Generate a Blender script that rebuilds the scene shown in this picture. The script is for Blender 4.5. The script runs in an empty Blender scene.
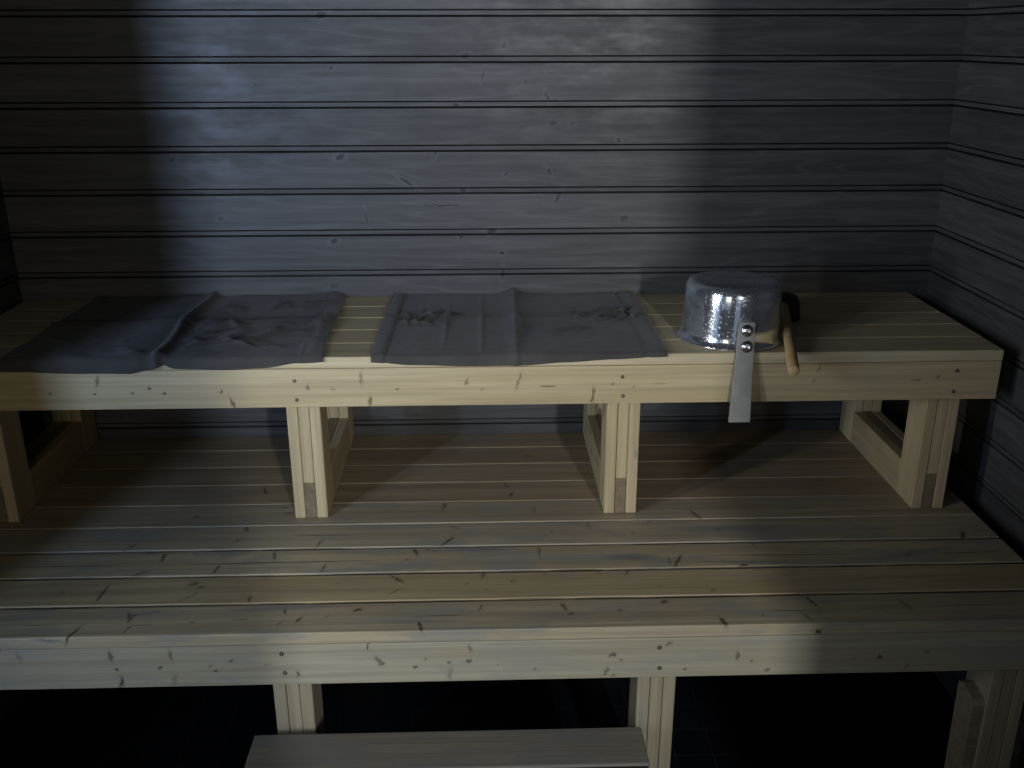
import bpy, bmesh, math, random
from mathutils import Vector, Matrix, noise

# ------------------------------------------------------------------ camera, world, lights, exposure
S = bpy.context.scene
COL = S.collection
S.view_settings.view_transform = 'Standard'
S.view_settings.look = 'None'
S.view_settings.gamma = 1.0
S.view_settings.use_curve_mapping = False
S.view_settings.exposure = -0.20

F, CX, CY, CZ, PITCH, YAW, ROLL = 962.77, -0.033, -2.7609, 1.1577, 0.34593, -0.02904, -0.00187
def make_camera():
    right = Vector((math.cos(YAW), math.sin(YAW), 0))
    fwd0 = Vector((-math.sin(YAW), math.cos(YAW), 0))
    fwd = fwd0 * math.cos(PITCH) + Vector((0, 0, -math.sin(PITCH)))
    up = right.cross(fwd)
    c, s = math.cos(ROLL), math.sin(ROLL)
    r2, u2 = right * c + up * s, up * c - right * s
    cam = bpy.data.cameras.new('camera')
    cam.sensor_width = 36.0
    cam.lens = F / 1024 * 36.0
    cam.clip_start = 0.02
    o = bpy.data.objects.new('camera', cam)
    m = Matrix((r2, u2, -fwd)).transposed().to_4x4()
    m.translation = (CX, CY, CZ)
    o.matrix_world = m
    COL.objects.link(o)
    S.camera = o
make_camera()

world = bpy.data.worlds.new('outside_daylight')
S.world = world
world.use_nodes = True
world.node_tree.nodes['Background'].inputs[0].default_value = (0.62, 0.80, 1.0, 1)
world.node_tree.nodes['Background'].inputs[1].default_value = 0.22

def area(name, loc, target, sx, sy, power, color, spread=180):
    l = bpy.data.lights.new(name, 'AREA')
    l.shape = 'RECTANGLE'; l.size = sx; l.size_y = sy
    l.energy = power; l.color = color; l.spread = math.radians(spread)
    o = bpy.data.objects.new(name, l)
    o.location = loc
    o.rotation_euler = (Vector(target) - Vector(loc)).to_track_quat('-Z', 'Y').to_euler()
    COL.objects.link(o)
    return o
# daylight that comes through the glass door behind the camera (the door slot is in wall_front)
area('door_daylight', (0.95, -5.0, 1.40), (-0.1, 0, 0.6), 0.10, 0.9, 84, (0.92, 0.96, 1.0))
# daylight through the opening in the left wall, low and grazing
area('side_window_sky', (-1.60, -2.45, 0.95), (-0.75, -0.9, 0.95), 0.08, 1.2, 8.0, (0.42, 0.62, 1.0), 82)
area('side_window_daylight', (-1.50, -1.79, 0.92), (-0.78, -1.0, 0.92), 0.15, 1.3, 8.5, (1.0, 0.97, 0.92), 82)
# added dim warm fill, reaching the room through an opening made for it
area('added_fill_light', (-0.78, -4.0, 1.0), (-0.60, 0.0, 0.8), 1.2, 1.2, 9, (1.0, 0.92, 0.74))

# knots, cracks and weathered patches of the boards: (along, across, half length, half width, angle, strength)
LT= [[[-0.893,-1.0409,0.0309,0.0042,-1.8944,0.9],[-0.7946,-0.983,0.0224,0.0054,-1.1983,0.7],[-0.7851,-1.0255,0.0189,0.0032,-1.9089,0.8],[-0.7868,-0.9778,0.0069,0.0053,0.3,0.8],[-0.7563,-1.0132,0.0248,0.0017,0.0118,0.9],[-0.9712,-1.0061,0.0447,0.0015,-0.0119,0.8],[-0.5581,-0.9983,0.0207,0.0019,0.0573,0.9],[-0.657,-1.0043,0.0055,0.0042,0.3,0.5],[-0.4691,-0.969,0.0124,0.0043,-1.2126,0.6],[-0.4333,-1.0022,0.0142,0.0042,1.1239,0.8],[-0.472,-1.014,0.0082,0.0031,1.0858,0.5],[-0.3129,-0.9703,0.0098,0.0075,0.3,0.8],[-0.3761,-0.9911,0.0055,0.0043,0.3,0.4],[-0.1348,-0.9976,0.0648,0.0019,0.0054,1.0],[-0.1752,-1.0355,0.0205,0.0053,-1.2607,0.8],[-0.0498,-0.9691,0.0144,0.0043,1.1887,0.6],[0.1314,-0.973,0.0169,0.0065,-1.1898,0.7],[0.1431,-1.0003,0.0069,0.0053,0.3,0.6],[0.2474,-0.9885,0.0056,0.0043,0.3,0.7],[0.3495,-0.9607,0.0099,0.0076,0.3,0.7],[0.4607,-1.0392,0.0182,0.0064,-1.2905,0.8],[0.5488,-1.0172,0.0055,0.0042,0.3,0.5],[0.6707,-0.969,0.019,0.0044,-1.2367,0.8],[0.6199,-1.0024,0.0541,0.0019,0.003,0.9],[1.0101,-0.9938,0.1171,0.0019,0.0342,0.9],[0.7926,-1.0013,0.0336,0.0016,-0.0038,0.5],[0.6615,-1.0708,0.0076,0.0064,0.6867,0.9],[0.6419,-1.0276,0.021,0.0053,-1.1336,0.4],[0.8693,-0.9889,0.0284,0.0077,-1.3193,0.4]],[[-0.8865,-0.8858,0.0387,0.0045,-1.6297,0.8],[-0.6949,-0.8533,0.0132,0.0101,0.3,0.6],[-0.6735,-0.8666,0.0087,0.0067,0.3,0.5],[-0.6907,-0.9068,0.0269,0.0044,-2.3285,0.35],[-0.5559,-0.9193,0.0163,0.0044,-1.4147,0.7],[-0.9789,-0.8773,0.0101,0.0078,0.3,0.3],[-0.2397,-0.8467,0.0248,0.0057,-0.7972,0.8],[-0.2396,-0.8992,0.0199,0.0044,0.7697,0.4],[-0.5395,-0.8371,0.0089,0.0068,0.3,0.3],[-0.0442,-0.8359,0.0132,0.0069,-1.7464,0.6],[-0.0377,-0.8997,0.0058,0.0044,0.3,0.5],[-0.0825,-0.8732,0.0058,0.0045,0.3,0.4],[-0.3706,-0.8639,0.0059,0.0045,0.3,0.3],[0.2864,-0.8357,0.0166,0.0046,-1.991,0.6],[0.2178,-0.8313,0.0108,0.0046,-0.9901,0.5],[0.1005,-0.8297,0.0131,0.0046,-2.1855,0.5],[0.0235,-0.864,0.0059,0.0045,0.3,0.6],[0.3521,-0.8958,0.0058,0.0045,0.3,0.5],[0.4669,-0.9161,0.0058,0.0044,0.3,0.5]],[[-0.8002,-0.7323,0.021,0.0072,-1.5425,0.8],[-1.0171,-0.7654,0.1502,0.0022,-0.0102,1.0],[-0.5268,-0.7644,0.2709,0.0026,0.0095,1.0],[-0.6605,-0.7915,0.0201,0.0047,-1.7161,0.8],[-0.8289,-0.8015,0.0198,0.0058,-2.4456,0.5],[-0.5393,-0.7315,0.022,0.0048,-1.3197,0.7],[-0.4147,-0.795,0.0203,0.0047,-1.7608,0.7],[-0.2043,-0.7259,0.0201,0.006,-1.2681,0.8],[-0.1688,-0.7201,0.0233,0.0048,-0.3454,0.5],[-0.223,-0.7629,0.0061,0.0047,0.3,0.6],[0.0898,-0.7332,0.0214,0.0048,-1.6269,0.6],[0.4123,-0.788,0.0302,0.0059,-2.0322,0.8],[0.3922,-0.7875,0.0183,0.0047,-1.6259,0.6],[0.5633,-0.8114,0.0106,0.0081,0.3,0.8],[0.6537,-0.7679,0.2023,0.0024,-0.0188,1.0],[1.1239,-0.7708,0.0862,0.0024,0.036,1.0],[0.966,-0.7786,0.0123,0.0095,0.3,0.4],[0.6103,-0.719,0.0149,0.0049,-1.4249,0.5]],[[-0.6359,-0.5974,0.0165,0.0076,-1.2732,0.7],[-0.6413,-0.6533,0.0199,0.0049,-2.3241,0.4],[-0.8922,-0.6745,0.0223,0.0049,-2.1136,0.5],[-0.1293,-0.6749,0.0292,0.0049,-2.1615,0.9],[-0.4417,-0.636,0.0839,0.0025,-0.0178,0.9],[-0.4414,-0.677,0.0225,0.0037,-1.7951,0.7],[-0.1155,-0.6067,0.0236,0.0063,-0.6217,0.35],[0.3769,-0.5939,0.0066,0.0051,0.3,0.5],[0.3278,-0.6499,0.0064,0.005,0.3,0.6],[0.1278,-0.633,0.0065,0.005,0.3,0.6],[0.5406,-0.6362,0.0081,0.0062,0.3,0.6],[0.2209,-0.602,0.0133,0.0051,-1.4848,0.4],[1.1397,-0.6866,0.0221,0.0074,-2.0155,0.8],[0.9515,-0.6485,0.0417,0.002,-0.0017,0.6]],[[-0.1447,-0.4907,0.0207,0.0053,-1.8568,0.7],[0.5038,-0.5598,0.0295,0.0078,-1.2374,0.6],[0.0888,-0.5184,0.0169,0.0052,-1.622,0.5],[-0.5456,-0.5143,0.0118,0.0091,0.3,0.5],[-0.5614,-0.4856,0.0085,0.0065,0.3,0.5],[-0.7803,-0.5286,0.0083,0.0064,0.3,0.7],[-0.1463,-0.4822,0.0068,0.0053,0.3,0.4]],[[0.0316,-0.4262,0.016,0.0067,1.1981,0.8],[0.0208,-0.3706,0.0171,0.0055,-1.1835,0.6],[-0.635,-0.3827,0.026,0.0068,-1.2619,0.6]],[],[[0.0858,-0.1751,0.0114,0.0088,0.3,0.4]],[]]
LP= [[[-0.7574,-0.9674,0.0314,0.0096,0.212,0.7],[-0.4969,-0.9605,0.1217,0.015,0.0627,0.5],[-0.4334,-0.9529,0.1013,0.013,-0.0132,0.5],[-0.9952,-0.952,0.0414,0.015,0.0602,0.4],[-0.1666,-1.0165,0.0946,0.0126,0.0067,0.4],[0.1114,-1.0012,0.0946,0.017,0.0676,0.35],[-0.9386,-1.0597,0.0351,0.0061,-0.0912,0.8],[0.6331,-0.956,0.0512,0.0109,0.0847,0.5]],[[-0.0162,-0.8281,0.1493,0.0069,0.0261,0.35]],[[0.3034,-0.7662,0.0709,0.0236,-0.0327,0.8],[-0.0512,-0.7192,0.096,0.0144,-0.0078,0.6],[-0.839,-0.71,0.0239,0.0108,-0.0328,0.9],[0.5692,-0.798,0.1287,0.0105,-0.0327,0.7],[0.987,-0.767,0.1261,0.0164,0.2527,0.5],[-0.8309,-0.8059,0.0446,0.0057,0.0657,0.5]],[[0.5742,-0.6347,0.1768,0.0274,0.0113,0.6],[0.7934,-0.5833,0.2343,0.0229,0.0251,0.4],[0.2459,-0.6306,0.1087,0.0178,-0.5299,0.3]],[],[],[],[],[]]
UA= [[-0.9582,0.3882,0.0182,0.0059,-1.8122,0.55],[-0.9697,0.354,0.0046,0.0035,0.3,0.9],[-1.0745,0.3566,0.0046,0.0035,0.3,0.7],[-0.8793,0.3567,0.0046,0.0036,0.3,0.6],[-0.8377,0.3664,0.0046,0.0036,0.3,0.9],[-0.8048,0.3545,0.0046,0.0036,0.3,0.8],[-0.6689,0.3566,0.0046,0.0036,0.3,0.9],[-0.6453,0.3292,0.0177,0.0048,-1.2552,0.7],[-0.3321,0.3868,0.0191,0.006,-1.6255,0.4],[-0.4602,0.3667,0.0077,0.0036,-1.6439,0.6],[-0.3136,0.3288,0.0156,0.0048,-1.6223,0.6],[-0.2471,0.3589,0.0047,0.0036,0.3,0.7],[-0.078,0.3748,0.0105,0.0036,-1.8191,0.5],[-0.0396,0.3563,0.0047,0.0036,0.3,0.4],[-0.4009,0.3583,0.0047,0.0036,0.3,0.4],[0.0475,0.377,0.0253,0.0048,-1.8605,0.5],[0.1179,0.3614,0.0243,0.0024,0.014,0.8],[0.2279,0.336,0.0222,0.0043,-1.6544,0.7],[0.2758,0.3652,0.0047,0.0037,0.3,0.6],[0.3879,0.3645,0.022,0.0024,0.017,0.35],[0.7775,0.4015,0.0142,0.0037,-1.7231,0.5],[0.7677,0.3669,0.0087,0.0037,-2.0599,0.3],[1.0221,0.3663,0.0172,0.0025,0.0632,0.7],[1.073,0.3735,0.0105,0.0037,0.5066,0.4],[0.3271,0.3594,0.0048,0.0037,0.3,0.3]]
LA= [[-0.8163,-0.0469,0.0148,0.0061,-1.5039,0.6],[-0.8078,-0.0815,0.0053,0.0041,0.3,0.9],[-0.8014,-0.1104,0.0139,0.0052,-1.7076,0.9],[-0.6941,-0.046,0.0161,0.0061,-1.4357,0.6],[-0.7185,-0.0774,0.0054,0.0041,0.3,0.9],[-0.6129,-0.0762,0.0054,0.0041,0.3,0.7],[-0.6049,-0.0888,0.0054,0.0041,0.3,0.8],[-0.5673,-0.0649,0.0054,0.0041,0.3,0.6],[-0.6913,-0.1093,0.0154,0.0052,-1.8236,0.3],[-1.0029,-0.045,0.0148,0.0061,-1.4671,0.3],[-0.2843,-0.0357,0.0086,0.0041,-1.623,0.8],[-0.2632,-0.072,0.0148,0.0052,-1.0199,0.5],[-0.2574,-0.0795,0.0068,0.0052,0.3,0.6],[-0.1886,-0.0886,0.0055,0.0042,0.3,0.7],[-0.1649,-0.0692,0.0054,0.0042,0.3,0.5],[-0.4343,-0.1016,0.0088,0.0042,-1.6473,0.6],[-0.0723,-0.0466,0.015,0.0052,-1.4472,0.4],[-0.0749,-0.0763,0.0068,0.0053,0.3,0.6],[-0.1169,-0.0778,0.0041,0.0031,0.3,0.5],[-0.014,-0.0877,0.0041,0.0032,0.3,0.4],[-0.4968,-0.0764,0.004,0.0031,0.3,0.4],[-0.1156,-0.1092,0.0165,0.0063,-1.7225,0.3],[0.0642,-0.0996,0.0055,0.0042,0.3,0.4],[0.2286,-0.0684,0.0083,0.0064,0.3,0.7],[0.246,-0.0813,0.0055,0.0042,0.3,0.5],[0.214,-0.1095,0.0123,0.0053,-1.9865,0.6],[0.2324,-0.1187,0.0056,0.0043,0.3,0.5],[0.3459,-0.0437,0.0083,0.0063,0.3,0.5],[0.3856,-0.1072,0.0042,0.0032,0.3,0.7],[0.4934,-0.0757,0.0113,0.0053,-1.5872,0.6],[0.5235,-0.0902,0.0042,0.0032,0.3,0.7],[0.5598,-0.1138,0.0056,0.0043,0.3,0.6],[0.7979,-0.0865,0.007,0.0054,0.3,0.8],[0.9021,-0.0763,0.007,0.0054,0.3,0.5],[0.8605,-0.1107,0.0109,0.0043,-1.9498,0.4],[0.742,-0.0877,0.007,0.0054,0.3,0.2]]
WM= [[-0.4601,1.2137,0.0155,0.0119,0.3,0.7],[0.0273,1.1386,0.0093,0.0081,-1.8694,0.5],[-0.4424,1.0795,0.007,0.0054,0.3,0.8],[0.1452,1.0032,0.0156,0.0055,-1.1993,0.9],[0.1627,0.9325,0.0127,0.0098,0.3,0.5],[0.3486,0.8842,0.009,0.007,-0.8624,0.7],[-0.4328,0.8429,0.0145,0.0111,0.3,0.7],[-0.1674,0.8497,0.0149,0.0056,-1.9834,0.6],[-0.25,0.7727,0.0273,0.0056,-0.5421,0.9],[-0.368,0.6702,0.0245,0.0057,-1.4487,0.5],[0.0314,0.7934,0.0092,0.0071,0.3,0.6],[0.153,0.7997,0.0138,0.0057,-1.1379,0.6],[-0.4646,0.6061,0.013,0.01,0.3,0.6],[0.0188,0.5672,0.0094,0.0073,0.3,0.7],[0.02,0.5049,0.018,0.0088,-1.6574,0.6],[-0.4732,0.4734,0.0132,0.0102,0.3,0.4],[0.3709,0.6665,0.015,0.0116,0.3,0.5],[0.1795,0.7278,0.0215,0.0071,-1.9674,0.5],[-0.0992,0.615,0.0075,0.0058,0.3,0.8],[-0.0318,1.0602,0.0187,0.0054,-1.8036,0.4],[-0.1885,0.7054,0.1111,0.0023,0.0126,0.8],[0.2157,0.9295,0.0091,0.007,0.3,0.4],[0.0844,1.0416,0.0071,0.0055,0.3,0.3],[-0.6511,1.036,0.007,0.0054,0.3,0.4],[-0.7806,0.6718,0.011,0.0085,0.3,0.5],[-0.8989,0.8371,0.0125,0.0097,0.3,0.4],[-0.0787,1.1094,0.0141,0.0108,0.3,0.5],[-0.1058,0.9816,0.0107,0.0083,0.3,0.6],[-0.0909,0.7493,0.0111,0.0085,0.3,0.6],[-0.0096,0.6317,0.015,0.0115,0.3,0.6]]
SUP= [[-0.4913, 0.3824], [-0.4891, 0.3337], [0.2985, 0.383], [0.3013, 0.3338], [1.1189, 0.3895], [1.1174, 0.3351]]
SLL= [[-0.4645, -0.05], [-0.4611, -0.0972], [0.3262, -0.0519], [0.3288, -0.1033]]

# ------------------------------------------------------------------ measures (metres; wall plane y=0, lower bench top z=0)
ZU, DU, DL, T, A = 0.4409, 0.5716, 1.0522, 0.028, 0.098
SU, SL = 0.1154, 0.1182
XL, XR, BX0, BX1 = -1.378, 1.286, -1.366, 1.2285
FLOOR, CEIL, YF = -0.62, 1.75, -3.05
FRAMES = (-1.3045, -0.5241, 0.2668, 1.0698)

# ------------------------------------------------------------------ materials
def N(nt, t, **kw):
    n = nt.nodes.new(t)
    for k, v in kw.items():
        setattr(n, k, v)
    return n
def L(nt, a, b): nt.links.new(a, b)
def math_n(nt, op, a, b=None, c=None, clamp=False):
    n = N(nt, 'ShaderNodeMath', operation=op, use_clamp=clamp)
    for i, v in enumerate((a, b, c)):
        if v is None: continue
        if isinstance(v, (int, float)): n.inputs[i].default_value = v
        else: L(nt, v, n.inputs[i])
    return n.outputs[0]
def mix(nt, f, a, b, mode='MIX'):
    n = N(nt, 'ShaderNodeMix', data_type='RGBA', blend_type=mode)
    for i, v in ((0, f), (6, a), (7, b)):
        if isinstance(v, (int, float)): n.inputs[i].default_value = v
        elif isinstance(v, tuple): n.inputs[i].default_value = (*v, 1)
        else: L(nt, v, n.inputs[i])
    return n.outputs[2]
def maprange(nt, v, a, b, c, d):
    n = N(nt, 'ShaderNodeMapRange', interpolation_type='SMOOTHSTEP')
    L(nt, v, n.inputs[0])
    for i, x in enumerate((a, b, c, d)): n.inputs[i + 1].default_value = x
    return n.outputs[0]
def new_mat(name):
    m = bpy.data.materials.new(name)
    m.use_nodes = True
    nt = m.node_tree
    return m, nt, nt.nodes['Principled BSDF']
def noise_n(nt, vec, scale, detail=4, rough=0.55, dist=0.0):
    n = N(nt, 'ShaderNodeTexNoise')
    L(nt, vec, n.inputs['Vector'])
    n.inputs['Scale'].default_value = scale
    n.inputs['Detail'].default_value = detail
    n.inputs['Roughness'].default_value = rough
    n.inputs['Distortion'].default_value = dist
    return n.outputs['Fac']
def vmul(nt, vec, xyz):
    n = N(nt, 'ShaderNodeVectorMath', operation='MULTIPLY')
    L(nt, vec, n.inputs[0]); n.inputs[1].default_value = xyz
    return n.outputs[0]
def vadd(nt, vec, xyz):
    n = N(nt, 'ShaderNodeVectorMath', operation='ADD')
    L(nt, vec, n.inputs[0]); n.inputs[1].default_value = xyz
    return n.outputs[0]

KS = 1.0
def marks_mask(nt, vec2, marks, lo=0.55, hi=1.1, halo=None, straight=None):
    """union of elongated spots (u, s, half length, half width, angle, strength) on the unrolled face"""
    out = hal = None
    for u, s, ra, rb, ang, st in marks:
        crack = ra / max(rb, 1e-4) > 7 and straight is not None
        v = vadd(nt, straight if crack else vec2, (-u, -s, 0))
        r = N(nt, 'ShaderNodeVectorRotate', rotation_type='Z_AXIS')
        L(nt, v, r.inputs['Vector']); r.inputs['Angle'].default_value = -ang
        q = vmul(nt, r.outputs[0], (1 / max(ra, 0.0015), 1.3 / max(rb, 0.0014), 0))
        ln = N(nt, 'ShaderNodeVectorMath', operation='LENGTH'); L(nt, q, ln.inputs[0])
        d = ln.outputs['Value']
        m = maprange(nt, d, lo, hi, st * KS, 0.0)
        out = m if out is None else math_n(nt, 'MAXIMUM', out, m)
        if halo and ra / max(rb, 1e-4) < 9:
            h = maprange(nt, d, 0.8, halo, st * 0.38, 0.0)
            hal = h if hal is None else math_n(nt, 'MAXIMUM', hal, h)
    return out, hal

def wood(name, light, dark, weather=0.3, gray=(0.27, 0.255, 0.225), marks=(), patches=(), mode='top', seed=0.0,
         off=(0, 0, 0), rough=0.55, generic_knots=False, knot_col=(0.060, 0.042, 0.030)):
    m, nt, p = new_mat(name)
    tc = N(nt, 'ShaderNodeTexCoord')
    obj = vadd(nt, tc.outputs['Object'], off)           # off brings board space to bench space
    info = N(nt, 'ShaderNodeObjectInfo')
    rnd = math_n(nt, 'MULTIPLY', info.outputs['Random'], 37.0)
    cmb = N(nt, 'ShaderNodeCombineXYZ'); L(nt, rnd, cmb.inputs[0]); L(nt, rnd, cmb.inputs[1])
    cmb.inputs[2].default_value = seed
    va = N(nt, 'ShaderNodeVectorMath', operation='ADD'); L(nt, obj, va.inputs[0]); L(nt, cmb.outputs[0], va.inputs[1])
    vec = va.outputs[0]
    sep = N(nt, 'ShaderNodeSeparateXYZ'); L(nt, obj, sep.inputs[0])
    if mode == 'top': s = math_n(nt, 'ADD', sep.outputs[1], sep.outputs[2])
    else: s = sep.outputs[2]
    v2 = N(nt, 'ShaderNodeCombineXYZ'); L(nt, sep.outputs[0], v2.inputs[0]); L(nt, s, v2.inputs[1])
    # wobble the mark outlines so that no spot is a clean ellipse
    nz = N(nt, 'ShaderNodeTexNoise'); L(nt, vec, nz.inputs['Vector']); nz.inputs['Scale'].default_value = 110; nz.inputs['Detail'].default_value = 3
    wob = vadd(nt, nz.outputs['Color'], (-0.5, -0.5, -0.5)); wob = vmul(nt, wob, (0.020, 0.013, 0))
    v2n = N(nt, 'ShaderNodeVectorMath', operation='ADD'); L(nt, v2.outputs[0], v2n.inputs[0]); L(nt, wob, v2n.inputs[1])
    # grain: fine long fibres and broad bands
    fib = noise_n(nt, vmul(nt, vec, (2.2, 120, 120)), 1.0, 3, 0.6)
    band = noise_n(nt, vmul(nt, vec, (1.1, 26, 26)), 1.0, 4, 0.6, 0.6)
    blot = noise_n(nt, vmul(nt, vec, (5.0, 16, 16)), 1.0, 5, 0.65)
    c = mix(nt, maprange(nt, band, 0.3, 0.7, 0, 1), light, dark)
    c = mix(nt, maprange(nt, fib, 0.35, 0.75, 0, 0.45), c, tuple(x * 0.58 for x in dark))
    c = mix(nt, maprange(nt, blot, 0.62 - weather * 0.35, 0.74 - weather * 0.25, 0, min(0.85, weather * 1.6)), c, gray)
    if patches:
        pm, _ = marks_mask(nt, v2n.outputs[0], patches, 0.3, 1.3)
        c = mix(nt, pm, c, (0.165, 0.165, 0.175))
    if generic_knots:
        vo = N(nt, 'ShaderNodeTexVoronoi'); vo.inputs['Randomness'].default_value = 1.0; vo.inputs['Scale'].default_value = 1.0
        L(nt, vmul(nt, vec, (6.0, 18, 18)), vo.inputs['Vector'])
        sc = N(nt, 'ShaderNodeSeparateColor'); L(nt, vo.outputs['Color'], sc.inputs[0])
        gate = math_n(nt, 'GREATER_THAN', sc.outputs[0], 0.45)
        dk = maprange(nt, vo.outputs['Distance'], 0.09, 0.20, 0.85, 0.0)
        c = mix(nt, math_n(nt, 'MULTIPLY', gate, dk), c, (0.10, 0.06, 0.035))
    if marks:
        wob2 = vmul(nt, wob, (0.10, 0.12, 0))
        v2c = N(nt, 'ShaderNodeVectorMath', operation='ADD'); L(nt, v2.outputs[0], v2c.inputs[0]); L(nt, wob2, v2c.inputs[1])
        mm, hh = marks_mask(nt, v2n.outputs[0], marks, 0.66, 1.06, 2.0, v2c.outputs[0])
        if hh is not None: c = mix(nt, hh, c, tuple(x * 0.55 for x in dark))
        c = mix(nt, mm, c, knot_col)
    L(nt, c, p.inputs['Base Color'])
    p.inputs['Roughness'].default_value = rough
    p.inputs['Specular IOR Level'].default_value = 0.35
    b = N(nt, 'ShaderNodeBump'); b.inputs['Strength'].default_value = 0.25; b.inputs['Distance'].default_value = 0.002
    L(nt, fib, b.inputs['Height']); L(nt, b.outputs[0], p.inputs['Normal'])
    return m

def stained(name, tint=1.0, marks=()):
    """dark grey stained wall boards; the boards differ a little from one another"""
    m, nt, p = new_mat(name)
    tc = N(nt, 'ShaderNodeTexCoord')
    sep = N(nt, 'ShaderNodeSeparateXYZ'); L(nt, tc.outputs['Object'], sep.inputs[0])
    idx = math_n(nt, 'FLOOR', math_n(nt, 'DIVIDE', math_n(nt, 'SUBTRACT', sep.outputs[2], W0), PB))
    wn = N(nt, 'ShaderNodeTexWhiteNoise', noise_dimensions='1D'); L(nt, idx, wn.inputs['W'])
    along = math_n(nt, 'ADD', sep.outputs[0], math_n(nt, 'MULTIPLY', wn.outputs['Value'], 40))
    cmb = N(nt, 'ShaderNodeCombineXYZ'); L(nt, along, cmb.inputs[0]); L(nt, sep.outputs[1], cmb.inputs[1]); L(nt, sep.outputs[2], cmb.inputs[2])
    vec = cmb.outputs[0]
    fib = noise_n(nt, vmul(nt, vec, (2.5, 3, 150)), 1.0, 4, 0.65)
    band = noise_n(nt, vmul(nt, vec, (1.3, 3, 34)), 1.0, 4, 0.6, 0.8)
    blot = noise_n(nt, vmul(nt, vec, (7, 7, 18)), 1.0, 5, 0.7)
    # cathedral grain: rings stretched along the board
    lowf = noise_n(nt, vmul(nt, vec, (0.8, 2, 9)), 1.0, 2, 0.5)
    ring = math_n(nt, 'PINGPONG', math_n(nt, 'MULTIPLY', lowf, 11.0), 0.5)
    ring = math_n(nt, 'MULTIPLY', ring, 2.0)
    t = tint
    c = mix(nt, maprange(nt, band, 0.3, 0.72, 0, 1), (0.088 * t, 0.085 * t, 0.082 * t), (0.053 * t, 0.051 * t, 0.049 * t))
    c = mix(nt, maprange(nt, fib, 0.4, 0.75, 0, 0.45), c, (0.042 * t, 0.041 * t, 0.040 * t))
    c = mix(nt, maprange(nt, ring, 0.62, 1.0, 0, 0.34), c, (0.122 * t, 0.118 * t, 0.113 * t))
    c = mix(nt, maprange(nt, blot, 0.55, 0.75, 0, 0.5), c, (0.116 * t, 0.111 * t, 0.104 * t))
    var = maprange(nt, wn.outputs['Value'], 0, 1, 0.82, 1.15)
    sv = N(nt, 'ShaderNodeVectorMath', operation='SCALE'); L(nt, c, sv.inputs[0]); L(nt, var, sv.inputs['Scale'])
    c = sv.outputs[0]
    if marks:
        v2 = N(nt, 'ShaderNodeCombineXYZ'); L(nt, sep.outputs[0], v2.inputs[0]); L(nt, sep.outputs[2], v2.inputs[1])
        nz = N(nt, 'ShaderNodeTexNoise'); L(nt, vec, nz.inputs['Vector']); nz.inputs['Scale'].default_value = 90
        wob = vmul(nt, vadd(nt, nz.outputs['Color'], (-0.5, -0.5, -0.5)), (0.016, 0.012, 0))
        ad = N(nt, 'ShaderNodeVectorMath', operation='ADD'); L(nt, v2.outputs[0], ad.inputs[0]); L(nt, wob, ad.inputs[1])
        mm, hh = marks_mask(nt, ad.outputs[0], [(*q[:5], min(1.0, q[5] * 1.35)) for q in marks], 0.5, 1.15, 2.6)
        c = mix(nt, hh, c, (0.13 * t, 0.13 * t, 0.13 * t))
        c = mix(nt, mm, c, (0.012, 0.013, 0.015))
    L(nt, c, p.inputs['Base Color'])
    rr = maprange(nt, blot, 0.3, 0.7, 0.40, 0.62)
    L(nt, rr, p.inputs['Roughness'])
    p.inputs['Specular IOR Level'].default_value = 0.4
    b = N(nt, 'ShaderNodeBump'); b.inputs['Strength'].default_value = 0.15; b.inputs['Distance'].default_value = 0.001
    L(nt, fib, b.inputs['Height']); L(nt, b.outputs[0], p.inputs['Normal'])
    return m

def simple(name, col, rough=0.5, metal=0.0, var=0.0, scale=60, spec=0.5):
    m, nt, p = new_mat(name)
    p.inputs['Roughness'].default_value = rough
    p.inputs['Metallic'].default_value = metal
    p.inputs['Specular IOR Level'].default_value = spec
    tc = N(nt, 'ShaderNodeTexCoord')
    n = noise_n(nt, tc.outputs['Object'], scale, 4, 0.6)
    c = mix(nt, maprange(nt, n, 0.3, 0.7, 0, 1), tuple(x * (1 - var) for x in col), tuple(min(1, x * (1 + var)) for x in col))
    L(nt, c, p.inputs['Base Color'])
    return m

def steel(name):
    m, nt, p = new_mat(name)
    tc = N(nt, 'ShaderNodeTexCoord')
    spots = noise_n(nt, tc.outputs['Object'], 190, 3, 0.7)
    film = noise_n(nt, vmul(nt, tc.outputs['Object'], (30, 30, 9)), 1.0, 4, 0.6)
    p.inputs['Metallic'].default_value = 0.94
    c = mix(nt, maprange(nt, spots, 0.60, 0.72, 0, 0.35), (0.86, 0.90, 0.96), (0.46, 0.50, 0.56))
    L(nt, c, p.inputs['Base Color'])
    r = math_n(nt, 'ADD', maprange(nt, spots, 0.55, 0.7, 0.10, 0.40), maprange(nt, film, 0.4, 0.7, 0.0, 0.06))
    L(nt, r, p.inputs['Roughness'])
    b = N(nt, 'ShaderNodeBump'); b.inputs['Strength'].default_value = 0.04; b.inputs['Distance'].default_value = 0.001
    L(nt, film, b.inputs['Height']); L(nt, b.outputs[0], p.inputs['Normal'])
    return m

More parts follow.
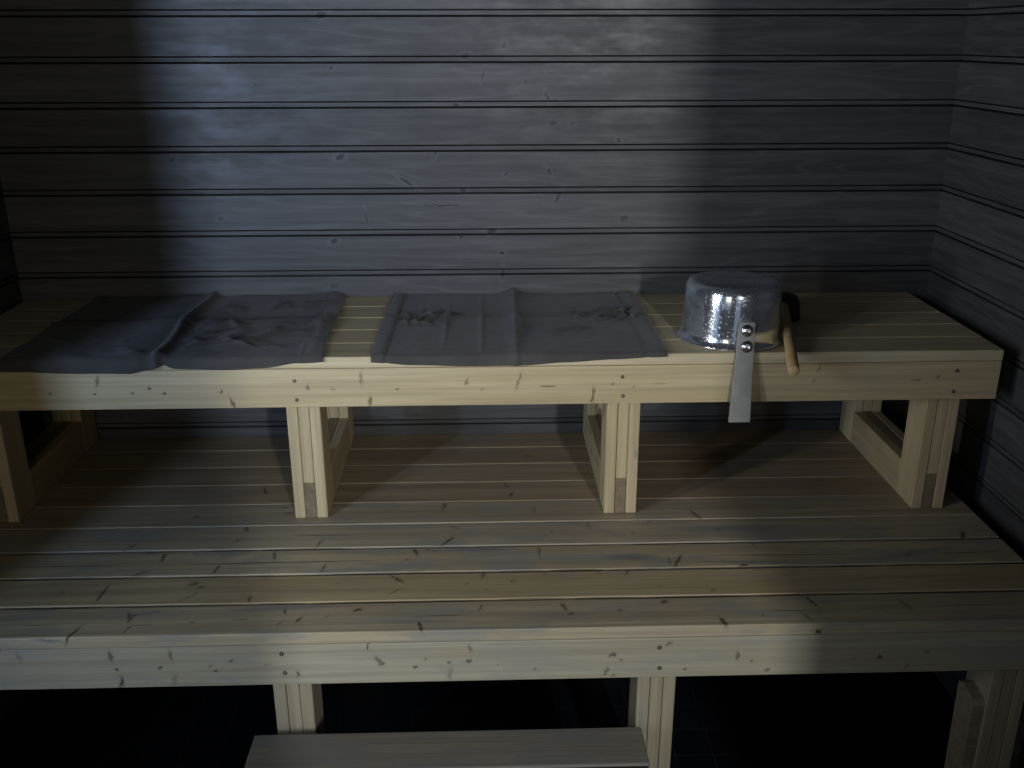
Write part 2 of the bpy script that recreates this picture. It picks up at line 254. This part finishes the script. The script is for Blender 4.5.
def cloth_mat(name, col):
    m, nt, p = new_mat(name)
    tc = N(nt, 'ShaderNodeTexCoord')
    big = noise_n(nt, tc.outputs['Object'], 9, 5, 0.65)
    fine = noise_n(nt, tc.outputs['Object'], 420, 2, 0.5)
    c = mix(nt, maprange(nt, big, 0.35, 0.7, 0, 1), tuple(x * 0.85 for x in col), tuple(x * 1.2 for x in col))
    c = mix(nt, maprange(nt, fine, 0.35, 0.7, 0, 0.3), c, tuple(x * 0.6 for x in col))
    L(nt, c, p.inputs['Base Color'])
    p.inputs['Roughness'].default_value = 0.85
    p.inputs['Specular IOR Level'].default_value = 0.2
    p.inputs['Sheen Weight'].default_value = 0.15
    b = N(nt, 'ShaderNodeBump'); b.inputs['Strength'].default_value = 0.35; b.inputs['Distance'].default_value = 0.001
    L(nt, fine, b.inputs['Height']); L(nt, b.outputs[0], p.inputs['Normal'])
    return m

def tiles(name):
    m, nt, p = new_mat(name)
    tc = N(nt, 'ShaderNodeTexCoord')
    br = N(nt, 'ShaderNodeTexBrick', offset=0.0)
    L(nt, tc.outputs['Object'], br.inputs['Vector'])
    br.inputs['Color1'].default_value = (0.007, 0.008, 0.011, 1); br.inputs['Color2'].default_value = (0.009, 0.010, 0.014, 1)
    br.inputs['Mortar'].default_value = (0.022, 0.022, 0.022, 1)
    br.inputs['Scale'].default_value = 1.0; br.inputs['Brick Width'].default_value = 0.1; br.inputs['Row Height'].default_value = 0.1
    br.inputs['Mortar Size'].default_value = 0.002
    L(nt, br.outputs['Color'], p.inputs['Base Color'])
    p.inputs['Roughness'].default_value = 0.35
    return m

# ------------------------------------------------------------------ mesh helpers
def obj(name, bm, mat, parent=None, smooth=False):
    me = bpy.data.meshes.new(name)
    bmesh.ops.recalc_face_normals(bm, faces=bm.faces[:])
    bm.to_mesh(me); bm.free()
    me.materials.append(mat)
    if smooth:
        for f in me.polygons: f.use_smooth = True
    o = bpy.data.objects.new(name, me)
    COL.objects.link(o)
    if parent: o.parent = parent
    return o
def thing(name, label, cat, loc=(0, 0, 0), group=None):
    o = bpy.data.objects.new(name, None)
    o.empty_display_size = 0.05
    COL.objects.link(o); o.location = loc
    o['label'] = label; o['category'] = cat
    if group: o['group'] = group
    return o
def tag(o, label, cat, group=None):
    o['label'] = label; o['category'] = cat
    if group: o['group'] = group
def box_bm(lx, ly, lz, bev=0.002, seg=2):
    bm = bmesh.new()
    bmesh.ops.create_cube(bm, size=1.0)
    for v in bm.verts: v.co = Vector((v.co.x * lx, v.co.y * ly, v.co.z * lz))
    if bev: bmesh.ops.bevel(bm, geom=bm.edges[:], offset=bev, segments=seg, affect='EDGES', profile=0.5)
    return bm
def board(name, c, size, mat, parent, axis='x', bev=0.002):
    """a planed board; its own X always runs along the grain"""
    if axis == 'x': d, rot = size, (0, 0, 0)
    elif axis == 'y': d, rot = (size[1], size[0], size[2]), (0, 0, math.pi / 2)
    else: d, rot = (size[2], size[1], size[0]), (0, math.pi / 2, 0)
    o = obj(name, box_bm(*d, bev=bev), mat, parent)
    o.location = c; o.rotation_euler = rot
    return o
def lathe_bm(profile, n=96, close=False):
    bm = bmesh.new()
    rings = []
    for r, z in profile:
        if r < 1e-6: rings.append([bm.verts.new((0, 0, z))])
        else: rings.append([bm.verts.new((r * math.cos(2 * math.pi * i / n), r * math.sin(2 * math.pi * i / n), z)) for i in range(n)])
    for a, b in zip(rings, rings[1:]):
        for i in range(n):
            j = (i + 1) % n
            if len(a) == 1 and len(b) == 1: continue
            if len(a) == 1: bm.faces.new((a[0], b[i], b[j]))
            elif len(b) == 1: bm.faces.new((a[i], a[j], b[0]))
            else: bm.faces.new((a[i], a[j], b[j], b[i]))
    return bm

# ------------------------------------------------------------------ the room
PB, W0 = 0.1178, 0.5046 - 0.1178 * 9          # board pitch, a board's lower edge
def wall_profile(z0, z1):
    """(depth, z) outline of tongue-and-groove boards: flat face, thin groove, bead, deep groove"""
    pts = []
    k0 = int(math.floor((z0 - W0) / PB)) - 1
    k1 = int(math.ceil((z1 - W0) / PB)) + 1
    for k in range(k0, k1):
        b = W0 + k * PB
        # the deep gap sits at b, the bead above it, the thin groove above the bead
        pts += [(0.024, b), (0.0012, b + 0.0027), (0.0006, b + 0.0131), (0.017, b + 0.0152), (0.0, b + 0.0173), (0.0, b + PB - 0.0032)]
    out = [(d, z) for d, z in pts if z0 < z < z1] or [(0.0, (z0 + z1) / 2)]
    return [(out[0][0], z0)] + out + [(out[-1][0], z1)]
def wall_piece(bm, x0, x1, z0, z1, thick=0.04):
    pr = wall_profile(z0, z1)
    pr = pr + [(thick, z1), (thick, z0)]
    ends = []
    for x in (x0, x1):
        ends.append([bm.verts.new((x, d, z)) for d, z in pr])
    n = len(pr)
    for i in range(n):
        j = (i + 1) % n
        bm.faces.new((ends[0][i], ends[0][j], ends[1][j], ends[1][i]))
    bm.faces.new(ends[0][::-1]); bm.faces.new(ends[1])
def wall(name, pieces, mat, loc=(0, 0, 0), rz=0.0):
    bm = bmesh.new()
    for pc in pieces: wall_piece(bm, *pc)
    o = obj(name, bm, mat)
    o.location = loc; o.rotation_euler = (0, 0, rz)
    o['kind'] = 'structure'
    return o
DARK_BACK = stained('dark_stained_boards_back', 1.0, WM)
DARK = stained('dark_stained_boards', 1.0)
wall('wall_back', [(XL - 0.04, XR + 0.04, FLOOR, CEIL)], DARK_BACK)
# local X of the side walls runs along the wall, local +Y points out of the room
wall('wall_right', [(0, -YF, FLOOR, CEIL)], DARK, (XR, 0, 0), -math.pi / 2)
OP0, OP1, OPZ0, OPZ1 = -2.60, -1.695, -0.58, 1.62     # opening in the left wall
ly = lambda y: y - YF
wall('wall_left', [(0, ly(OP0), FLOOR, CEIL), (ly(OP1), -YF, FLOOR, CEIL), (ly(OP0), ly(OP1), OPZ1, CEIL), (ly(OP0), ly(OP1), FLOOR, OPZ0)],
     DARK, (XL, YF, 0), math.pi / 2)
DX0, DX1, DZ1 = 0.250, 0.79, 1.62                    # glass door slot in the front wall
wall('wall_front', [(-XR - 0.04, -DX1, FLOOR, CEIL), (-DX0, 0.25, FLOOR, CEIL), (1.32, -XL + 0.04, FLOOR, CEIL), (0.25, 1.32, FLOOR, 0.2), (0.25, 1.32, DZ1, CEIL), (-DX1, -DX0, DZ1, CEIL)], DARK, (0, YF, 0), math.pi)  # wide opening left of the door is added to admit the fill light
def slab(name, c, size, mat):
    o = obj(name, box_bm(*size, bev=0), mat); o.location = c; o['kind'] = 'structure'
    return o
slab('floor', ((XL + XR) / 2, YF / 2, FLOOR - 0.03), (XR - XL + 0.3, -YF + 0.3, 0.06), tiles('dark_floor_tiles'))
slab('ceiling', ((XL + XR) / 2, YF / 2, CEIL + 0.03), (XR - XL + 0.3, -YF + 0.3, 0.06), stained('dark_stained_ceiling', 1.0))

# ------------------------------------------------------------------ wood
PINE_L, PINE_D = (0.56, 0.45, 0.265), (0.46, 0.355, 0.19)
WEA_L, WEA_D = (0.46, 0.39, 0.265), (0.325, 0.265, 0.17)
POST = wood('pine_post', PINE_L, PINE_D, 0.15, generic_knots=True)
POST_LOW = wood('weathered_post', (0.43, 0.375, 0.26), (0.34, 0.29, 0.19), 0.3, generic_knots=True)
RAIL = wood('pine_rail', tuple(x * 0.85 for x in PINE_L), tuple(x * 0.85 for x in PINE_D), 0.2, generic_knots=True)
END = wood('end_grain', (0.25, 0.20, 0.12), (0.18, 0.14, 0.08), 0.0)
SCREW = simple('dark_screw', (0.045, 0.045, 0.05), 0.5, 0.6, 0.2)

def support_frame(x0, yfront, ztop, zbot, parent, yback=-0.004, floor_rail=True, pm=None):
    pm = pm or POST
    """three layers of board: outer posts full height with rails between, middle rail lapping under middle posts"""
    e = bpy.data.objects.new('support_frame', None); COL.objects.link(e); e.parent = parent
    w = 0.0281; H = 0.098
    yf = yfront + T
    for i in (0, 2):
        xc = x0 + w * (i + 0.5)
        for yc in (yf + H / 2, yback - H / 2):
            board('post', (xc, yc, (ztop + zbot) / 2), (w - 0.0008, H, ztop - zbot - 0.0004), pm, e, 'z', 0.0025)
        ln = (yback - H) - (yf + H) - 0.0006
        if floor_rail: board('rail', (xc, (yf + yback) / 2, zbot + H / 2 + 0.0003), (w - 0.0008, ln, H), RAIL, e, 'y', 0.0025)
        board('top_rail', (xc, (yf + yback) / 2, ztop - H / 2 - 0.0003), (w - 0.0008, ln, H), RAIL, e, 'y', 0.0025)
    xc = x0 + w * 1.5
    for yc in (yf + H / 2 + 0.001, yback - H / 2):
        lap = H if floor_rail else 0.0
        board('post', (xc, yc, (ztop + zbot + lap) / 2), (w - 0.0012, H, ztop - zbot - lap - 0.0008), pm, e, 'z', 0.0015)
    if floor_rail: board('rail', (xc, (yf + yback) / 2, zbot + H / 2), (w - 0.0012, yback - yf - 0.003, H - 0.0006), END, e, 'y', 0.0015)
    return e
def screw(x, y, z, parent, r=0.0048):
    bm = lathe_bm([(0, -0.001), (r * 0.35, -0.001), (r * 0.4, 0.0004), (r * 0.85, 0.0009), (r, 0.0002), (r, -0.004), (0, -0.004)], 20)
    o = obj('screw', bm, SCREW, parent, True)
    o.location = (x, y, z); o.rotation_euler = (math.pi / 2, 0, 0)
    return o

# ------------------------------------------------------------------ lower bench (deep platform)
LB = thing('sauna_bench', 'deep lower pine bench of nine weathered slats, its front board close to the viewer', 'bench', (0, 0, 0))
LCX, LLEN = (BX0 + 1.226) / 2, 1.226 - BX0
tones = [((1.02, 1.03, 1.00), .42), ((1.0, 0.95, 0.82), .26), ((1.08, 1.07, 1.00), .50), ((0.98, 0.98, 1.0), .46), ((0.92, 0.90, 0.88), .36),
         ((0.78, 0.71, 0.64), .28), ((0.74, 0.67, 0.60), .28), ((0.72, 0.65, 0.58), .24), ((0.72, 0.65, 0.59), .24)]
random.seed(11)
for k in (1, 2, 3):  # dark streaks painted along the slats' front edges, standing for shade in the gaps
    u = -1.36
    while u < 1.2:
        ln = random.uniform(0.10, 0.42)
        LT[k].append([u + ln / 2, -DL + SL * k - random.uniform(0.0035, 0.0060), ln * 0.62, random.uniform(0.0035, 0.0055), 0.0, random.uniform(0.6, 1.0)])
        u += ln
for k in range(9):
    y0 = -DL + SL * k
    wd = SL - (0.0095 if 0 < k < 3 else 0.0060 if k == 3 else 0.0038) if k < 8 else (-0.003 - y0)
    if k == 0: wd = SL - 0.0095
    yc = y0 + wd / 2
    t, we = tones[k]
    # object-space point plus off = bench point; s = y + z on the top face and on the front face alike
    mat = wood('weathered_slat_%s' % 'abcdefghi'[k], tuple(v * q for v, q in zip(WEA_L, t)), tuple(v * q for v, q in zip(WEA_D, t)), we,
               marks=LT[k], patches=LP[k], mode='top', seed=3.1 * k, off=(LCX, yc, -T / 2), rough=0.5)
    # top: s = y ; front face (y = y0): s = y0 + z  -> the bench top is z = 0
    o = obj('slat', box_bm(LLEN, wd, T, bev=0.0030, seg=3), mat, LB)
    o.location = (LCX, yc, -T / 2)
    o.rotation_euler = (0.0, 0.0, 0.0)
LAm = wood('front_board_lower', (0.43, 0.39, 0.285), (0.365, 0.32, 0.22), 0.35, gray=(0.31, 0.295, 0.25), marks=LA, mode='front', seed=41.0, off=(LCX, -DL + T / 2, -T - A / 2 - 0.0008))
fb = obj('front_board', box_bm(LLEN, T, A, bev=0.0022), LAm, LB)
fb.location = (LCX, -DL + T / 2, -T - A / 2 - 0.0008)
LFR = (-0.4973, 0.2885, 1.0691)
for x in LFR: support_frame(x, -DL, -T - 0.0004, FLOOR, LB, floor_rail=False, pm=POST_LOW)
for x, z in SLL: screw(x, -DL - 0.0004, z, LB).parent = None
for o in [o for o in COL.objects if o.name.startswith('screw') and o.parent is None]:
    o.parent = fb; o.location = Vector(o.location) - Vector(fb.location)
# short stop board screwed to the inner side of the right front post
bm = bmesh.new()
cl = [(-1.020, -0.60), (-0.955, -0.60), (-0.945, -0.232), (-0.962, -0.222), (-1.012, -0.232), (-1.020, -0.243)]
vs = [[bm.verts.new((x, y, z)) for y, z in cl] for x in (1.0435, 1.0690)]
bm.faces.new(vs[0]); bm.faces.new(vs[1][::-1])
for i in range(len(cl)):
    j = (i + 1) % len(cl); bm.faces.new((vs[0][i], vs[0][j], vs[1][j], vs[1][i]))
obj('stop_board', bm, wood('stop_board', (0.36, 0.30, 0.21), (0.27, 0.21, 0.14), 0.2), LB)

# ------------------------------------------------------------------ upper bench
UB = thing('sauna_bench', 'narrow upper pine bench along the wall, standing on the deep lower bench', 'bench', (0, 0, 0))
UCX, ULEN = (BX0 + BX1) / 2, BX1 - BX0
for k in range(5):
    y0 = -DU + SU * k
    wd = SU - 0.0032 if k < 4 else (-0.003 - y0)
    yc = y0 + wd / 2
    mat = wood('pine_slat_%s' % 'abcde'[k], (0.60, 0.50, 0.31), (0.50, 0.40, 0.23), 0.18, mode='top', seed=7.7 * k + 2,
               off=(UCX, yc, 0), rough=0.5, generic_knots=False)
    o = obj('slat', box_bm(ULEN + (0.0015 * (k % 2)), wd, T, bev=0.0032, seg=3), mat, UB)
    o.location = (UCX + 0.0008 * (k % 3 - 1), yc, ZU - T / 2)
UAm = wood('front_board_upper', PINE_L, PINE_D, 0.08, marks=UA, mode='front', seed=19.0, off=(UCX, -DU + T / 2, ZU - T - A / 2 - 0.0008), knot_col=(0.07, 0.035, 0.02))
fb2 = obj('front_board', box_bm(ULEN - 0.004, T, A, bev=0.0022), UAm, UB)
fb2.location = (UCX, -DU + T / 2, ZU - T - A / 2 - 0.0008)
for x in FRAMES: support_frame(x, -DU, ZU - T - 0.0004, 0.0, UB)
for x, z in SUP:
    o = screw(x, 0, 0, fb2, 0.0045); o.location = Vector((x, -DU - 0.0004, z)) - Vector(fb2.location)

# ------------------------------------------------------------------ step stool in front
ST = thing('step_stool', 'low weathered grey wooden step on the floor before the lower bench', 'step stool', (0, 0, 0))
STEPM = wood('grey_step_boards', (0.27, 0.24, 0.185), (0.20, 0.18, 0.135), 0.6, gray=(0.19, 0.183, 0.165), rough=0.55)
sx0, sx1, sz, sy = -0.538, 0.296, -0.25, -1.0555
for k in range(3):
    board('slat', ((sx0 + sx1) / 2, sy - 0.115 * (k + 0.5) - 0.009 * k, sz - T / 2), (sx1 - sx0, 0.115, T), STEPM, ST, 'x', 0.004)
sd = 0.115 * 3 + 0.018
for x in (sx0 + 0.06, sx1 - 0.06):
    for yy in (sy - 0.06, sy - sd + 0.06):
        board('leg', (x, yy, (sz - T + FLOOR) / 2), (T, 0.09, sz - T - FLOOR - 0.0004), STEPM, ST, 'z', 0.002)
    board('crossbar', (x + (0.0285 if x < 0 else -0.0285), sy - sd / 2, sz - T - 0.045), (T, sd - 0.04, 0.085), STEPM, ST, 'y', 0.002)

# ------------------------------------------------------------------ seat towels
def lerp_tab(tab, x):
    if x <= tab[0][0]: return tab[0][1]
    for (a, va), (b, vb) in zip(tab, tab[1:]):
        if x <= b:
            t = (x - a) / (b - a); t = t * t * (3 - 2 * t)
            return va + (vb - va) * t
    return tab[-1][1]
def ridge(d, w): return math.exp(-(d / w) ** 2)
def towel(name, label, left, right, yback, drop, height, mat, nx=190, ny=170):
    """a cloth lying on the bench top (its front edge hangs over the slat by drop(x)); height(x, y) adds folds"""
    R = 0.0034
    bm = bmesh.new()
    grid = []
    for j in range(ny + 1):
        row = []
        for i in range(nx + 1):
            u, v = i / nx, j / ny
            xm = lerp_tab(left, 0) + (lerp_tab(right, 0) - lerp_tab(left, 0)) * u
            flat = DU - 0.002 + lerp_tab(yback, xm)
            dr = lerp_tab(drop, xm)
            total = flat + R * 0.5 + dr
            s = v * total
            y = lerp_tab(yback, xm) - s
            x = lerp_tab(left, -y) + (lerp_tab(right, -y) - lerp_tab(left, -y)) * u
            h = 0.0040 + max(0.0, height(x, y, u, v))
            edge = -DU
            if y > edge + R:
                p = Vector((x, y, ZU + h))
            else:
                a = min((edge + R - y) / R, math.pi / 2)
                rest = max(0.0, (edge + R - y) - R * math.pi / 2)
                rr = R + h
                p = Vector((x, edge + R - rr * math.sin(a), ZU - R + rr * math.cos(a) - rest))
            row.append(bm.verts.new(p))
        grid.append(row)
    for j in range(ny):
        for i in range(nx):
            bm.faces.new((grid[j][i], grid[j + 1][i], grid[j + 1][i + 1], grid[j][i + 1]))
    bmesh.ops.recalc_face_normals(bm, faces=bm.faces[:])
    up = sum((f.normal.z for f in bm.faces), 0.0)
    if up < 0: bmesh.ops.reverse_faces(bm, faces=bm.faces[:])
    me = bpy.data.meshes.new(name); bm.to_mesh(me); bm.free()
    me.materials.append(mat)
    for f in me.polygons: f.use_smooth = True
    o = bpy.data.objects.new(name, me); COL.objects.link(o)
    so = o.modifiers.new('thickness', 'SOLIDIFY'); so.thickness = 0.0022; so.offset = -1
    tag(o, label, 'towel', 'dark seat towels on the upper bench')
    return o
random.seed(5)
def bumps(n, xr, yr, amp, size):
    out = []
    for _ in range(n):
        out.append((random.uniform(*xr), random.uniform(*yr), random.uniform(0.3, 1.0) * amp, random.uniform(0.5, 1.2) * size,
                    random.uniform(0.22, 0.45), random.uniform(-0.9, 0.9)))
    return out
def bump_sum(bs, x, y):
    h = 0
    for bx, by, a, s, asp, ang in bs:
        dx, dy = x - bx, y - by
        if abs(dx) > s * 3 or abs(dy) > s * 3: continue
        c, q = math.cos(ang), math.sin(ang)
        e = ((dx * c + dy * q) / s) ** 2 + ((-dx * q + dy * c) / (s * asp)) ** 2
        if e < 8: h += a * math.exp(-e)
    return h
B1 = bumps(46, (-0.77, -0.46), (-0.56, -0.32), 0.010, 0.034) + bumps(14, (-1.08, -0.83), (-0.60, -0.40), 0.006, 0.032) + bumps(14, (-0.78, -0.47), (-0.25, -0.03), 0.008, 0.04)
def h1(x, y, u, v):
    h = 0.004 * (0.5 + 0.5 * noise.noise(Vector((x * 7, y * 7, 1.7)))) + 0.0012 * noise.noise(Vector((x * 40, y * 40, 3)))
    seam = -0.818 + 0.008 * math.sin(y * 9)
    h += 0.016 * ridge(x - seam, 0.011) * (0.75 + 0.25 * math.sin(y * 17)) + 0.006 * ridge(x - seam + 0.05, 0.05)
    h -= 0.004 * ridge(x - seam - 0.03, 0.015)
    cy = -0.30 + 0.06 * max(0.0, x + 0.8)
    h += 0.009 * ridge(y - cy, 0.009) + 0.004 * ridge(y - cy + 0.03, 0.03)
    h += bump_sum(B1, x, y)
    h += 0.010 * ridge(u - 0.965, 0.025) * (0.6 + 0.4 * math.sin(y * 14))       # thick right hem
    h += 0.007 * ridge(x + 0.50, 0.05) * ridge(y + 0.01, 0.06) + 0.002 * ridge(y + 0.0, 0.03)
    h += 0.0022 * ridge(u - 0.93, 0.004)
    return h
CL1 = cloth_mat('dark_grey_linen', (0.068, 0.061, 0.055))
towel('seat_towel', 'dark grey creased seat towel on the upper bench, farther from the steel pan',
      [(0.0, -1.163), (0.3, -1.168), (0.6, -1.181)], [(0.0, -0.443), (0.2, -0.430), (0.45, -0.428), (0.60, -0.417)],
      [(-1.2, -0.012), (-0.4, -0.006)],
      [(-1.16, 0.024), (-0.98, 0.031), (-0.88, 0.031), (-0.83, 0.022), (-0.803, 0.012), (-0.775, 0.022), (-0.66, 0.026), (-0.58, 0.022), (-0.5, 0.010), (-0.42, 0.007)], h1, CL1)
B2 = bumps(26, (-0.26, -0.09), (-0.32, -0.22), 0.012, 0.018) + bumps(24, (0.19, 0.38), (-0.30, -0.20), 0.011, 0.017) + bumps(7, (0.14, 0.24), (-0.42, -0.37), 0.006, 0.020)
def h2(x, y, u, v):
    h = 0.003 * (0.5 + 0.5 * noise.noise(Vector((x * 6 + 9, y * 6, 4.7)))) + 0.001 * noise.noise(Vector((x * 40, y * 40, 8)))
    sx = 0.056 - 0.012 * (v - 0.2)
    h += (0.013 * (1 - v) ** 2 + 0.012 * ridge(v - 0.62, 0.18) + 0.004) * ridge(x - sx + 0.006, 0.012 + 0.012 * (1 - v)) * (1.0 if x < sx else 0.7)
    h += 0.0035 * ridge(y + 0.245, 0.010)
    h += 0.005 * ridge(x + 0.042, 0.006) * ridge(y + 0.30, 0.22) + 0.004 * ridge(x + 0.135, 0.007) * ridge(y + 0.32, 0.16)
    h += bump_sum(B2, x, y)
    h += 0.002 * (u < 0.048) + 0.003 * ridge(u - 0.02, 0.03) + 0.005 * ridge(u - 0.97, 0.03) - 0.004 * ridge(u - 0.05, 0.006) - 0.004 * ridge(u - 0.93, 0.007)
    h += 0.001 * ridge(y + 0.0, 0.03) + 0.002 * ridge(x - 0.34, 0.06) * ridge(y + 0.06, 0.07)
    return h
CL2 = cloth_mat('grey_brown_linen', (0.072, 0.065, 0.059))
towel('seat_towel', 'dark grey seat towel with a centre fold, on the upper bench nearest the steel pan',
      [(0.0, -0.297), (0.2, -0.302), (0.6, -0.305)], [(0.0, 0.404), (0.2, 0.407), (0.6, 0.404)],
      [(-0.3, -0.004), (0.4, -0.012)],
      [(-0.30, 0.010), (-0.20, 0.019), (-0.08, 0.023), (0.06, 0.022), (0.16, 0.016), (0.28, 0.010), (0.40, 0.004)], h2, CL2)

# ------------------------------------------------------------------ upturned steel pan
PX, PY = 0.590, -0.430
PAN = thing('saucepan', 'upturned shiny steel pan with a flat bar handle hanging over the bench front', 'saucepan', (PX, PY, ZU))
prof = [(0.1295, 0.0028), (0.1325, 0.0004), (0.1350, 0.0012), (0.1360, 0.0032), (0.1350, 0.0052), (0.1325, 0.0066), (0.1285, 0.0095), (0.1255, 0.0140), (0.1238, 0.0200),
        (0.1228, 0.0300), (0.1200, 0.0900), (0.1180, 0.1250), (0.1160, 0.1360), (0.1110, 0.1430), (0.1040, 0.1460), (0.0900, 0.1465), (0.0860, 0.1450), (0.0, 0.1445),
        (0.0, 0.1430), (0.1030, 0.1440), (0.1145, 0.1350), (0.1165, 0.1250), (0.1215, 0.0300), (0.1245, 0.0140), (0.1295, 0.0028)]
STEEL = steel('polished_steel')
obj('pan_body', lathe_bm(prof, 128), STEEL, PAN, True)
ALU = simple('brushed_metal_bar', (0.29, 0.28, 0.25), 0.6, 0.4, 0.10, 25)
def strip(name, path, w0, w1, th, mat, parent):
    bm = bmesh.new(); secs = []
    n = len(path)
    for i, (y, z) in enumerate(path):
        a = Vector(path[max(0, i - 1)]); b = Vector(path[min(n - 1, i + 1)])
        d = (b - a).normalized(); nrm = Vector((-d.y, d.x))       # in the (y, z) plane
        if nrm.x > 0: nrm = -nrm
        w = w0 + (w1 - w0) * i / (n - 1)
        cx = -0.011 * i / (n - 1)
        o0 = Vector((y, z)); o1 = o0 + nrm * th
        secs.append([bm.verts.new((cx - w / 2, o0.x, o0.y)), bm.verts.new((cx + w / 2, o0.x, o0.y)),
                     bm.verts.new((cx + w / 2, o1.x, o1.y)), bm.verts.new((cx - w / 2, o1.x, o1.y))])
    for a, b in zip(secs, secs[1:]):
        for i in range(4): bm.faces.new((a[i], a[(i + 1) % 4], b[(i + 1) % 4], b[i]))
    bm.faces.new(secs[0][::-1]); bm.faces.new(secs[-1])
    bmesh.ops.recalc_face_normals(bm, faces=bm.faces[:])
    o = obj(name, bm, mat, parent)
    bv = o.modifiers.new('edges', 'BEVEL'); bv.width = 0.0016; bv.segments = 2; bv.limit_method = 'ANGLE'
    return o
hb = strip('handle', [(-0.1275, 0.073), (-0.1412, 0.014), (-0.1535, -0.075), (-0.168, -0.168)], 0.038, 0.053, 0.009, ALU, PAN)
hb.location = (0.004, 0.0, 0.0)
BOLT = simple('bolt_steel', (0.55, 0.55, 0.56), 0.25, 1.0, 0.15)
for zz, yy in ((0.055, -0.1405), (0.018, -0.1490)):
    r = 0.0150
    bm = lathe_bm([(0, 0.0052), (0.003, 0.0052), (0.0034, 0.0080), (0.0068, 0.0084), (0.0076, 0.0062), (0.0112, 0.0054), (r, 0.0022), (r, -0.003), (0, -0.003)], 32)
    b = obj('bolt', bm, BOLT, hb, True)
    b.location = (-0.001, yy, zz); b.rotation_euler = (math.radians(80), 0, 0)

# ------------------------------------------------------------------ ladle
LX, LY = 0.770, -0.270
LAD = thing('ladle', 'dark ladle with a round wooden handle beside the steel pan', 'ladle', (LX, LY, ZU))
lp = [(0.0, 0.066), (0.026, 0.0655), (0.037, 0.061), (0.043, 0.048), (0.046, 0.020), (0.048, 0.0012), (0.0458, 0.0006), (0.0437, 0.020), (0.0408, 0.046), (0.035, 0.058), (0.025, 0.0625), (0.0, 0.063)]
obj('cup', lathe_bm(lp, 64), simple('blackened_cup', (0.018, 0.017, 0.016), 0.6, 0.0, 0.2), LAD, True)
tip = Vector((0.666, -0.716, 0.4430)) - Vector((LX, LY, ZU))
dirv = Vector((tip.x, tip.y, 0)).normalized()
st = dirv * 0.0440 + Vector((0, 0, 0.0440))
def rod(name, a, b, r0, r1, mat, parent, n=28):
    d = b - a; ln = d.length
    bm = lathe_bm([(0, 0), (r0 * 0.9, 0), (r0, 0.001), (r1, ln - 0.0025), (r1 * 0.86, ln), (0, ln + 0.0004)], n)
    o = obj(name, bm, mat, parent, True)
    o.location = a; o.rotation_euler = d.to_track_quat('Z', 'Y').to_euler()
    return o
rod('handle', st + Vector((0, 0, -0.0005)), tip, 0.0120, 0.0135, wood('ladle_handle_pine', (0.60, 0.42, 0.19), (0.50, 0.34, 0.14), 0.05), LAD)
